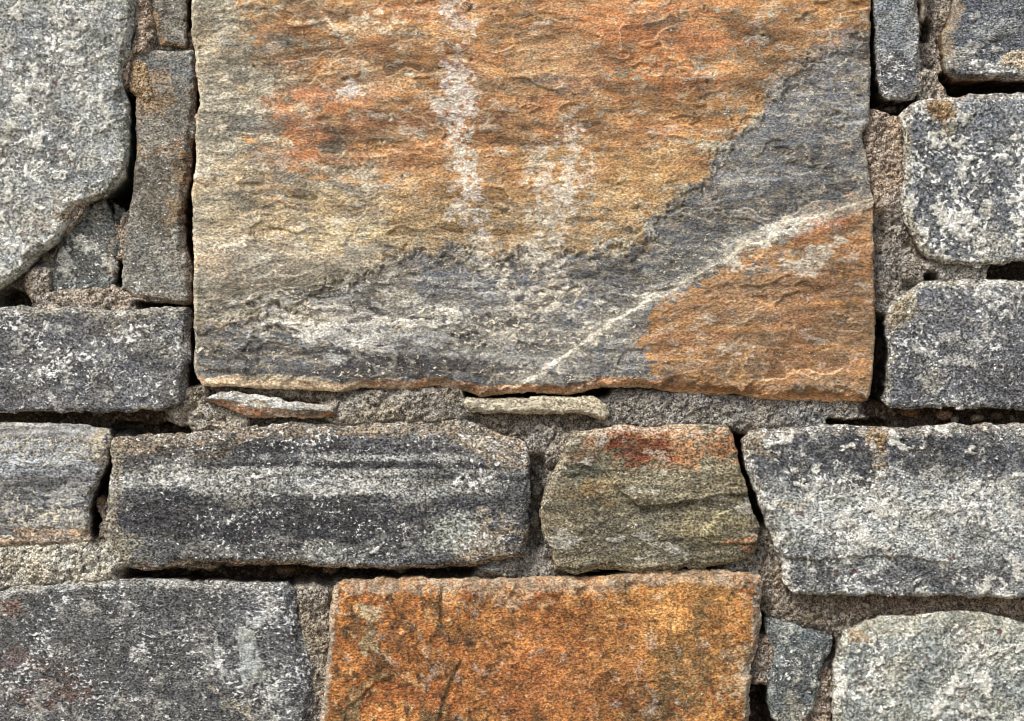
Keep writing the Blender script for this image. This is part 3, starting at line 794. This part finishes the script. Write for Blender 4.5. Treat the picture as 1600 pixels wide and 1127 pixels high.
add('stone', 'bright rust orange block at the bottom centre with a grey top lip', [
    (526, 908), (560, 904), (621, 903), (679, 905), (800, 903), (933, 901), (1013, 893), (1080, 888), (1133, 891), (1188, 897), (1192, 909), (1186, 947), (1186, 976), (1181, 1008), (1173, 1040), (1170, 1080), (1170, 1127), (1164, BY), (490, BY), (501, 1127), (506, 1093), (514, 1013), (520, 933)], 83,
    depth=15, mat=M_SCHIST, base=(182, 122, 54), side=(140, 120, 92), crust=0.16, contrast=0.5, flecks=0.25, sat=0.88, stretch=1.15, rims=[(0, -1, 26, 16), (1, 0, 13, 11), (-1, 0, 10, 9)], pale_edge=0.12, terr=[(130, 1.6, 1.1, 1.1)], rough=0.9,
    steps=[(('p', [(690, 912), (688, 960), (700, 1000), (720, 1030), (690, 1090), (675, 1180), (480, 1180), (490, 900)], 6), 4.0, 0.10), (('p', [(540, 1130), (545, 1100), (585, 1065), (625, 1045), (640, 1070), (620, 1180), (540, 1180)], 7), -3.0, 0.15)],
    layers=[(('e', 600, 1010, 95, 110, 0, 0.5), (188, 118, 48), 0.9), (('n', 75, 1.0, 0.12, 0.2, 441), (152, 88, 38), 0.7, dict(nz=0)), (('n', 52, 1.0, 0.2, 0.14, 442), (104, 78, 46), 0.75, dict(nz=0)), (('n', 15, 1.2, 0.26, 0.08, 443), (80, 58, 38), 0.8, dict(nz=0)), (('n', 18, 1.2, 0.36, 0.06, 444), (206, 168, 112), 0.65, dict(nz=0)), (('e', 1060, 990, 150, 120, 0, 0.5), (192, 140, 70), 0.7), (('e', 880, 1020, 110, 90, 0, 0.6), (170, 104, 48), 0.5),
            (('e', 1050, 1080, 60, 50, -40, 0.5), (116, 98, 66), 0.75, dict(nz=0.9, sc=24)), (('e', 1095, 965, 20, 22, 0, 0.5), (122, 104, 66), 0.7), (('e', 575, 955, 24, 14, -20, 0.5), (168, 156, 124), 0.8, dict(nz=0.5)), (('s', [(580, 980), (585, 1020)], 6, 0.5), (150, 134, 94), 0.7), (('e', 615, 980, 24, 26, 0, 0.5), (124, 86, 56), 0.7, dict(nz=0.7)),
            (('s', [(540, 1127), (545, 1100), (585, 1068), (622, 1048)], 7, 0.5), (142, 124, 84), 0.8, dict(nz=0.4)), (('s', [(720, 1035), (700, 1085), (680, 1130)], 6, 0.5), (116, 100, 66), 0.8, dict(nz=0.4)), (('s', [(688, 920), (690, 975)], 5, 0.5), (110, 92, 62), 0.8, dict(nz=0.3)), (('e', 710, 985, 26, 10, 0, 0.6), (124, 92, 62), 0.6),
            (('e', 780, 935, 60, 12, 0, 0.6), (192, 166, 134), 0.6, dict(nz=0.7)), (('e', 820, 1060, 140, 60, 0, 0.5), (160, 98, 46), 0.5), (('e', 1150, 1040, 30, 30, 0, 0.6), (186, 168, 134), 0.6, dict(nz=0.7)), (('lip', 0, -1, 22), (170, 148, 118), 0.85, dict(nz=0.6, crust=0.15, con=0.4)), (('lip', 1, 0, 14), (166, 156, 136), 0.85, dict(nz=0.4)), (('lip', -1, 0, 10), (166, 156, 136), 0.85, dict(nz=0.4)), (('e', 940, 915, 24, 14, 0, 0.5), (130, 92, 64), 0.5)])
add('stone', 'small dark blue grey upright stone right of the bottom orange block', [
    (1197, 966), (1233, 971), (1260, 984), (1300, 996), (1297, 1019), (1289, 1030), (1282, 1053), (1280, 1082), (1273, 1106), (1262, 1128), (1245, 1143), (1222, 1140), (1207, 1122), (1199, 1093), (1200, 1056), (1207, 1027), (1199, 997)], 89,
    depth=2, base=(104, 110, 110), side=(76, 72, 64), crust=0.5, contrast=0.72, flecks=0.6, rims=[(0, -1, 12, 10), (1, 0, 8, 8), (-1, 0, 12, 12)],
    layers=[(('e', 1240, 1000, 50, 20, 15, 0.5), (136, 140, 132), 0.6), (('e', 1235, 1060, 30, 40, 0, 0.5), (84, 88, 90), 0.7), (('s', [(1233, 1030), (1235, 1090)], 5, 0.5), (178, 178, 168), 0.6), (('e', 1250, 1115, 30, 20, 0, 0.5), (150, 146, 130), 0.6), (('e', 1265, 1125, 20, 10, 0, 0.5), (152, 92, 50), 0.6)])
add('stone', 'pale green grey crusted stone in the bottom right corner', [
    (1318, 985), (1345, 976), (1377, 965), (1406, 963), (1446, 960), (1513, 955), (1553, 960), (1600, 972), (RX, 985), (RX, BY), (1303, BY), (1301, 1127), (1301, 1040), (1308, 1021), (1313, 1002)], 97,
    depth=9, mat=M_COARSE, base=(146, 150, 143), side=(104, 96, 82), crust=0.6, contrast=0.6, flecks=0.9, stretch=1.15, garnet=1.0, rims=[(0, -1, 20, 12), (-1, 0, 14, 10)], terr=[(100, 1.8, 1.2, 1.3)],
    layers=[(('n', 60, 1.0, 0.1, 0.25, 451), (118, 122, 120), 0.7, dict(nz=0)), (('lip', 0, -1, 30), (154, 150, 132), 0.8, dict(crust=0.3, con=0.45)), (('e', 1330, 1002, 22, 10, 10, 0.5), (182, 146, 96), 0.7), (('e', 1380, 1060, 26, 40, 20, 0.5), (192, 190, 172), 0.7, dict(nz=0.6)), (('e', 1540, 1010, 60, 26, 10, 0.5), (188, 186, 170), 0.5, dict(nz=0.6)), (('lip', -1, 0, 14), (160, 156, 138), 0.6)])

# wedges in the joint under the slab ------------------------------------------
add('wedge_stone', 'thin pale pointed stone sliver wedged under the lower left of the slab', [
    (320, 624), (346, 614), (373, 612), (410, 618), (453, 628), (500, 632), (519, 636), (525, 645), (506, 653), (480, 652), (427, 653), (395, 650), (365, 642), (338, 631)], 101,
    depth=14, mat=M_SCHIST, base=(150, 144, 130), side=(140, 98, 66), crust=0.45, contrast=0.5, flecks=0.3, stretch=3, wob=3.0, rims=[(0, 1, 15, 14), (0, -1, 6, 7)],
    layers=[(('s', [(330, 622), (380, 621), (440, 634), (480, 638)], 7, 0.6), (190, 196, 196), 0.85), (('lip', 0, 1, 15), (168, 118, 78), 0.9), (('e', 480, 635, 40, 8, 10, 0.5), (150, 148, 136), 0.6)])
add('wedge_stone', 'flat pale buff stone sliver lying in the joint under the slab centre', [
    (720, 632), (730, 621), (770, 622), (820, 621), (880, 618), (928, 621), (948, 632), (952, 648), (946, 655), (930, 651), (893, 646), (800, 646), (733, 645)], 103,
    depth=8, mat=M_SCHIST, base=(168, 158, 132), side=(126, 92, 60), crust=0.5, contrast=0.55, flecks=0.5, stretch=2.5, wob=2.6, rims=[(0, 1, 7, 9), (0, -1, 6, 5)],
    layers=[(('e', 840, 634, 90, 9, 0, 0.5), (190, 182, 158), 0.6), (('e', 745, 633, 24, 9, 0, 0.5), (142, 138, 120), 0.6), (('e', 890, 636, 30, 6, 0, 0.5), (150, 148, 140), 0.5)])

for s_ in stones:
    s_.build()

# ------------------------------------------------------------------ mortar between the stones
CTRL = [  # points, half width, level (units in front of the wall plane), colour
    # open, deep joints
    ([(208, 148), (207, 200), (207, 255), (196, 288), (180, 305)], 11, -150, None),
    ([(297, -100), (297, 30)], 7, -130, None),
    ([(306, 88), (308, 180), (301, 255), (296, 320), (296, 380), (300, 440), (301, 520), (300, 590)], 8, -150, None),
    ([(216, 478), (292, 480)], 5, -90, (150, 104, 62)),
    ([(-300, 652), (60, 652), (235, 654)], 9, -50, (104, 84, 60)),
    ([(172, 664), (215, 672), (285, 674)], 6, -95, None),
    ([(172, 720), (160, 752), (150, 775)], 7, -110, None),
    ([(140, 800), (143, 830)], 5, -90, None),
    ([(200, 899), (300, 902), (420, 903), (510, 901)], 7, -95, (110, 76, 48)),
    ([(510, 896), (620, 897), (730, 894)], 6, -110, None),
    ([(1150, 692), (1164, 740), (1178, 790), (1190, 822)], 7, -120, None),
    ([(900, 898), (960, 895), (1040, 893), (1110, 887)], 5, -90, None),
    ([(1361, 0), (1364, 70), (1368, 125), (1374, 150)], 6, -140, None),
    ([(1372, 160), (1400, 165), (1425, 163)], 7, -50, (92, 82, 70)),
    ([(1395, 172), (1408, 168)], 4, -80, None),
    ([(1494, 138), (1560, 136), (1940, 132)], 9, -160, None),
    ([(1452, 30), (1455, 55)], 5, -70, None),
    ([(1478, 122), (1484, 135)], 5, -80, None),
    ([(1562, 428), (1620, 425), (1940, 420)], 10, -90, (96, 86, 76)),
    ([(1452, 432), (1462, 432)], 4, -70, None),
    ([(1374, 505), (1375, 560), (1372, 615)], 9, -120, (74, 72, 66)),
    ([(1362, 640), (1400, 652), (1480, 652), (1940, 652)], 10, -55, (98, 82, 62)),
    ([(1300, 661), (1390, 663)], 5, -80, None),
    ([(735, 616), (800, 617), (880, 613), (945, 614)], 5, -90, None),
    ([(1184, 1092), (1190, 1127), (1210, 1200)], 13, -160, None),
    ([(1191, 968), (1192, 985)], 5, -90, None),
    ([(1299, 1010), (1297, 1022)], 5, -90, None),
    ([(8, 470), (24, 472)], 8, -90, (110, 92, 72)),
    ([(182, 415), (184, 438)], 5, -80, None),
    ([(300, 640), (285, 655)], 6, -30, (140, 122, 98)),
    # filled joints
    ([(-300, 470), (-60, 474)], 14, -24, (128, 118, 100)),
    ([(218, -100), (219, 0), (224, 40), (218, 68)], 10, -10, (150, 128, 102)),
    ([(204, 100), (205, 135)], 12, -7, (158, 134, 104)),
    ([(291, 34), (294, 72)], 5, -24, (138, 118, 94)),
    ([(60, 440), (70, 465), (120, 468), (185, 468), (205, 474)], 14, -9, (158, 140, 116)),
    ([(100, 345), (115, 330)], 12, -2, (160, 138, 112)),
    ([(190, 352), (190, 385), (184, 400)], 7, -18, (150, 128, 98)),
    ([(285, 625), (300, 615)], 14, -14, (146, 136, 116)),
    ([(288, 652), (320, 652), (370, 655)], 13, -10, (158, 148, 126)),
    ([(152, 785), (155, 800)], 8, -26, (140, 120, 92)),
    ([(155, 830), (155, 848)], 9, -18, (134, 122, 100)),
    ([(-300, 888), (0, 885), (80, 880), (165, 878)], 22, -2, (176, 170, 148)),
    ([(190, 896), (265, 892), (330, 893)], 6, -18, (150, 130, 100)),
    ([(530, 640), (620, 635), (710, 632)], 17, -3, (138, 130, 112)),
    ([(360, 604), (460, 610), (540, 622)], 8, -12, (130, 122, 106)),
    ([(760, 655), (850, 662), (900, 660)], 13, -20, (120, 108, 90)),
    ([(850, 700), (860, 680), (875, 700)], 16, -12, (138, 130, 114)),
    ([(838, 720), (837, 800), (838, 850)], 8, -34, (104, 98, 86)),
    ([(835, 870), (810, 885), (850, 895)], 12, -18, (132, 126, 114)),
    ([(960, 640), (1060, 642), (1200, 645), (1345, 648)], 17, -10, (130, 126, 116)),
    ([(1380, 190), (1384, 260), (1385, 320)], 19, -6, (164, 138, 108)),
    ([(1387, 340), (1390, 420), (1384, 480)], 18, -14, (128, 120, 106)),
    ([(1420, 420), (1450, 424), (1540, 428)], 11, -8, (142, 132, 116)),
    ([(1460, -60), (1462, 40), (1456, 90)], 14, -30, (134, 122, 106)),
    ([(1450, 130), (1462, 148)], 17, -5, (144, 132, 112)),
    ([(484, 930), (494, 990), (502, 1050), (496, 1127), (488, 1250)], 15, -8, (134, 122, 100)),
    ([(1206, 880), (1212, 930)], 13, -18, (134, 120, 100)),
    ([(1215, 950), (1260, 952), (1310, 965)], 14, -20, (126, 112, 90)),
    ([(1320, 944), (1450, 942), (1600, 944), (1940, 950)], 14, -20, (128, 108, 84)),
    ([(1192, 1010), (1192, 1050), (1188, 1072)], 10, -8, (144, 126, 104)),
    ([(1290, 1060), (1286, 1100), (1280, 1150)], 10, -14, (140, 118, 92)),
    ([(1150, 884), (1180, 880)], 10, -14, (138, 132, 118)),
    ([(770, 888), (800, 888)], 8, -12, (134, 132, 124)),
]

def mortar_smear(k, poly, rgb, thick, seed, label):
    st = stones[k]
    def dist(x, y):
        d, nx, ny = sdf(x, y, poly)
        return d + 7 * fbm(x, y, 17, 4, seed) + 2.0 * fbm(x, y, 5, 2, seed + 5), nx, ny
    P = np.asarray(poly, dtype=float)
    x, y, q, t = grid_clip(dist, P[:, 0].min() - 9, P[:, 0].max() + 9, P[:, 1].min() - 9, P[:, 1].max() + 9)
    d = dist(x, y)[0]
    base = st.fields(x, y)[0]
    gr, gr_r = worley(x, y, 6.5, seed + 9)
    body = sstep(0, 7, d)
    h = base - 1.2 + body * (thick + 2.0 * fbm(x, y, 22, 3, seed + 11) + (0.6 - gr) * 1.6 * (0.4 + gr_r))
    mt = 1 + 0.4 * fbm(x, y, 30, 3, seed + 15) + 0.35 * fbm(x, y, 8, 3, seed + 17)
    tint = lin(rgb)[None, :] * np.clip(mt, 0.4, 1.7)[:, None]
    V = to_world(x, y, h)
    c = np.array([(P[:, 0].mean() - CX) * S, 0, (CY - P[:, 1].mean()) * S + ZC])
    me = build_mesh('mortar_smear', V - c, q, t, dict(tint=np.clip(tint, 0.004, 0.9)), M_MORTAR)
    ob = bpy.data.objects.new('mortar_smear', me)
    ob.location = c - st.o
    ob['label'] = label
    col.objects.link(ob)
    ob.parent = st.ob

def stone_index(part):
    return [i for i, q in enumerate(stones) if part in q.label][0]

mortar_smear(stone_index('above a black gap'), [(1553, 97), (1565, 86), (1585, 76), (1600, 80), (1640, 84), (1650, 110), (1600, 113), (1578, 114), (1566, 106)], (206, 192, 168), 3.0, 701, 'pale mortar splash on the dark corner stone')
mortar_smear(stone_index('rounded lower left corner'), [(1438, 162), (1458, 155), (1482, 155), (1488, 166), (1480, 186), (1470, 198), (1456, 186), (1446, 172)], (176, 148, 112), 3.0, 711, 'tan mortar run on the upper left corner of the mottled stone')
mortar_smear(stone_index('level with the slab bottom'), [(1388, 486), (1406, 466), (1432, 446), (1428, 468), (1412, 500), (1396, 520), (1388, 508)], (166, 154, 130), 3.0, 721, 'tan mortar smear on the upper left corner of the dark stone')
mortar_smear(stone_index('dark above and pale crusted'), [(1352, 672), (1384, 672), (1384, 690), (1376, 718), (1366, 702), (1356, 688)], (176, 150, 116), 2.2, 731, 'tan mortar run on the top edge of the wide stone')
mortar_smear(stone_index('tall narrow tan grey'), [(199, 92), (216, 88), (236, 108), (240, 148), (230, 166), (214, 152), (207, 146), (198, 122)], (166, 142, 110), 3.0, 741, 'tan mortar smear on the left edge of the tall narrow stone')
mortar_smear(stone_index('big pale speckled'), [(92, 338), (120, 320), (142, 316), (122, 334), (104, 352), (90, 354)], (164, 144, 118), 2.2, 751, 'pinkish tan mortar smear on the lower corner of the pale stone')

def build_mortar():
    x0, x1, y0, y1 = -OUT + 12, RX - 12, -OUT + 12, BY - 12
    xs, ys = axis(x0, x1, FW), axis(y0, y1, FH)
    nx, ny = len(xs), len(ys)
    X, Y = [a.ravel() for a in np.meshgrid(xs, ys)]
    dmax = np.full_like(X, -1e9)
    for s in stones:
        a, b, c, d = s.box(4)
        m = (X > a) & (X < b) & (Y > c) & (Y < d)
        q, _, _ = s.dist(X[m], Y[m])
        dmax[m] = np.maximum(dmax[m], q)
    keep = (dmax < 14).reshape(ny, nx)
    I = np.arange(nx * ny).reshape(ny, nx)
    full = keep[:-1, :-1] & keep[1:, :-1] & keep[1:, 1:] & keep[:-1, 1:]
    quads = np.stack([I[:-1, :-1][full], I[1:, :-1][full], I[1:, 1:][full], I[:-1, 1:][full]], axis=1)
    used = np.unique(quads)
    remap = np.full(nx * ny, -1, dtype=np.int64)
    remap[used] = np.arange(len(used))
    quads = remap[quads]
    x, y, din = X[used], Y[used], dmax[used]
    wx = x + 7 * fbm(x, y, 22, 3, 501)
    wy = y + 7 * fbm(x, y, 22, 3, 511)
    w0 = 0.012
    num = np.full_like(x, -26.0 * w0)
    den = np.full_like(x, w0)
    cn = np.tile(lin((130, 120, 102)) * w0, (len(x), 1))
    cd = np.full_like(x, w0)
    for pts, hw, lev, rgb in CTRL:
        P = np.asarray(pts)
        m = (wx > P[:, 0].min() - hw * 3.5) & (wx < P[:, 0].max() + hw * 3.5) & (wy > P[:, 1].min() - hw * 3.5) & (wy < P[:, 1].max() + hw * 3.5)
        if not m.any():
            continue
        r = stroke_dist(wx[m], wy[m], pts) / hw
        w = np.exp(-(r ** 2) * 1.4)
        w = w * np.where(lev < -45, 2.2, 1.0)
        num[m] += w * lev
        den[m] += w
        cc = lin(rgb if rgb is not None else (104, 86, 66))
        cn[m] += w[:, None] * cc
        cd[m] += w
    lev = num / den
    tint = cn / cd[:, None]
    gy = tint.mean(axis=1)[:, None]
    tint = (gy + (tint - gy) * 0.6) * 1.42
    lev = np.where(lev > -40, lev + 8.0, lev)
    lump, lr = worley(x, y, 17, 521)
    gr, gr_r = worley(x, y, 6.5, 523)
    shallow = sstep(-75, -12, lev)
    h = lev + 5.5 * fbm(x, y, 40, 3, 531) - 4.0 * sstep(0.2, 0.45, fbm(x, y, 20, 3, 551)) + 2.2 * fbm(x, y, 11, 2, 533)
    h = h + (1.3 - np.clip(gr, 0, 1) * 3.2) * (0.5 + gr_r)
    rub = sstep(0.0, 0.5, fbm(x, y, 70, 2, 537)) * (1 - 0.6 * shallow)
    h = h + (0.55 - np.clip(lump, 0, 1)) * 14 * rub * (0.3 + lr)
    h = h - 34 * sstep(1.5, 12, din)
    mt = 1 + 0.35 * fbm(x, y, 50, 3, 541) + 0.3 * fbm(x, y, 9, 3, 543) + 0.35 * (gr_r - 0.5)
    tint = tint * np.clip(mt, 0.35, 1.8)[:, None]
    wr = 0.13 * fbm(x, y, 60, 3, 547)
    tint = tint * np.stack([1 + wr, 1 + 0.2 * wr, 1 - wr], axis=1)
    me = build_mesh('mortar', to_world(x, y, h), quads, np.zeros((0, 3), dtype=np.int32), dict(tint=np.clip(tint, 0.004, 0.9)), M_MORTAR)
    ob = bpy.data.objects.new('mortar', me)
    ob['label'] = 'sandy tan and grey mortar filling the joints between the stones'
    col.objects.link(ob)
    ob.parent = wall
build_mortar()

# solid core of the wall, behind the open joints
def build_core():
    x0, x1 = (-OUT - CX + 14) * S, (RX - CX - 14) * S
    z0, z1 = (CY - BY + 14) * S + ZC, (CY + OUT - 14) * S + ZC
    ya, yb = 128 * S, 420 * S
    v = [(x0, ya, z0), (x1, ya, z0), (x1, ya, z1), (x0, ya, z1), (x0, yb, z0), (x1, yb, z0), (x1, yb, z1), (x0, yb, z1)]
    v = [(a, b + (0.03 if b == ya else 0), c) for a, b, c in v]
    f = [(0, 1, 2, 3), (5, 4, 7, 6), (4, 0, 3, 7), (1, 5, 6, 2), (3, 2, 6, 7), (4, 5, 1, 0)]
    me = bpy.data.meshes.new('wall_core')
    me.from_pydata(v, [], f)
    a = me.attributes.new('tint', 'FLOAT_COLOR', 'POINT')
    c = np.tile(np.append(lin((104, 90, 72)), 1.0), (8, 1)).astype(np.float32)
    a.data.foreach_set('color', c.ravel())
    me.materials.append(M_MORTAR)
    ob = bpy.data.objects.new('wall_core', me)
    col.objects.link(ob)
    ob.parent = wall
build_core()

# ------------------------------------------------------------------ pebbles lodged in the joints
def pebble(x, y, h, rx, ry, rz, rgb, seed, label):
    bm = bmesh.new()
    bmesh.ops.create_icosphere(bm, subdivisions=4, radius=1.0)
    me = bpy.data.meshes.new('pebble')
    bm.to_mesh(me)
    bm.free()
    n = len(me.vertices)
    co = np.zeros(n * 3, dtype=np.float32)
    me.vertices.foreach_get('co', co)
    co = co.reshape(-1, 3).astype(np.float64)
    r = 1 + 0.28 * fbm(co[:, 0] * 2 + co[:, 1], co[:, 2] * 2 - co[:, 1], 1.4, 3, seed) + 0.08 * fbm(co[:, 0] * 5 - co[:, 1] * 3, co[:, 2] * 5, 1.0, 2, seed + 3)
    co = co * r[:, None] * np.array([rx, rz, ry]) * S
    me.vertices.foreach_set('co', co.astype(np.float32).ravel())
    me.polygons.foreach_set('use_smooth', np.ones(len(me.polygons), dtype=bool))
    for an, v in (('tint', lin(rgb)), ('blend', np.array([0.3, 0.55, 0.0]))):
        a = me.attributes.new(an, 'FLOAT_COLOR', 'POINT')
        a.data.foreach_set('color', np.tile(np.append(v, 1.0), (n, 1)).astype(np.float32).ravel())
    me.materials.append(M_GREY)
    ob = bpy.data.objects.new('pebble', me)
    ob.location = ((x - CX) * S, -h * S, (CY - y) * S + ZC)
    col.objects.link(ob)
    ob.parent = wall
    if label:
        ob['label'] = label

for i, a in enumerate([
        (1486, 649, -40, 13, 9, 14, (150, 122, 98), 'brown pebble in the dark joint on the right'),
        (1539, 655, -38, 10, 6, 9, (160, 148, 128), 'flat tan pebble in the dark joint on the right'),
        (1502, 657, -36, 6, 6, 7, (156, 150, 136), None),
        (1434, 645, -46, 14, 8, 14, (146, 112, 78), None),
        (1572, 651, -44, 10, 7, 10, (120, 104, 86), None),
        (624, 895, -34, 9, 5, 9, (150, 128, 98), 'small tan pebble in the gap above the orange block'),
        (768, 890, -14, 21, 8, 14, (136, 136, 130), 'grey pebble in the gap at the lower right of the long dark stone'),
        (512, 896, -42, 12, 6, 10, (118, 96, 70), None),
        (440, 896, -45, 15, 7, 12, (112, 88, 62), None),
        (932, 894, -30, 7, 5, 8, (130, 126, 116), None),
        (996, 895, -26, 9, 4, 8, (120, 116, 106), None),
        (152, 786, -30, 9, 9, 12, (144, 120, 90), None),
        (1410, 152, -22, 9, 6, 10, (112, 104, 94), None),
        (1400, 166, -34, 12, 6, 10, (96, 88, 78), None),
        (838, 770, -24, 10, 12, 12, (112, 108, 98), None),
        (836, 815, -26, 10, 14, 12, (122, 116, 104), None),
        (1462, 92, -34, 9, 8, 10, (118, 108, 96), None),
        (1446, 70, -34, 7, 6, 8, (126, 116, 102), None)]):
    pebble(*a[:7], 600 + i * 5, a[7])
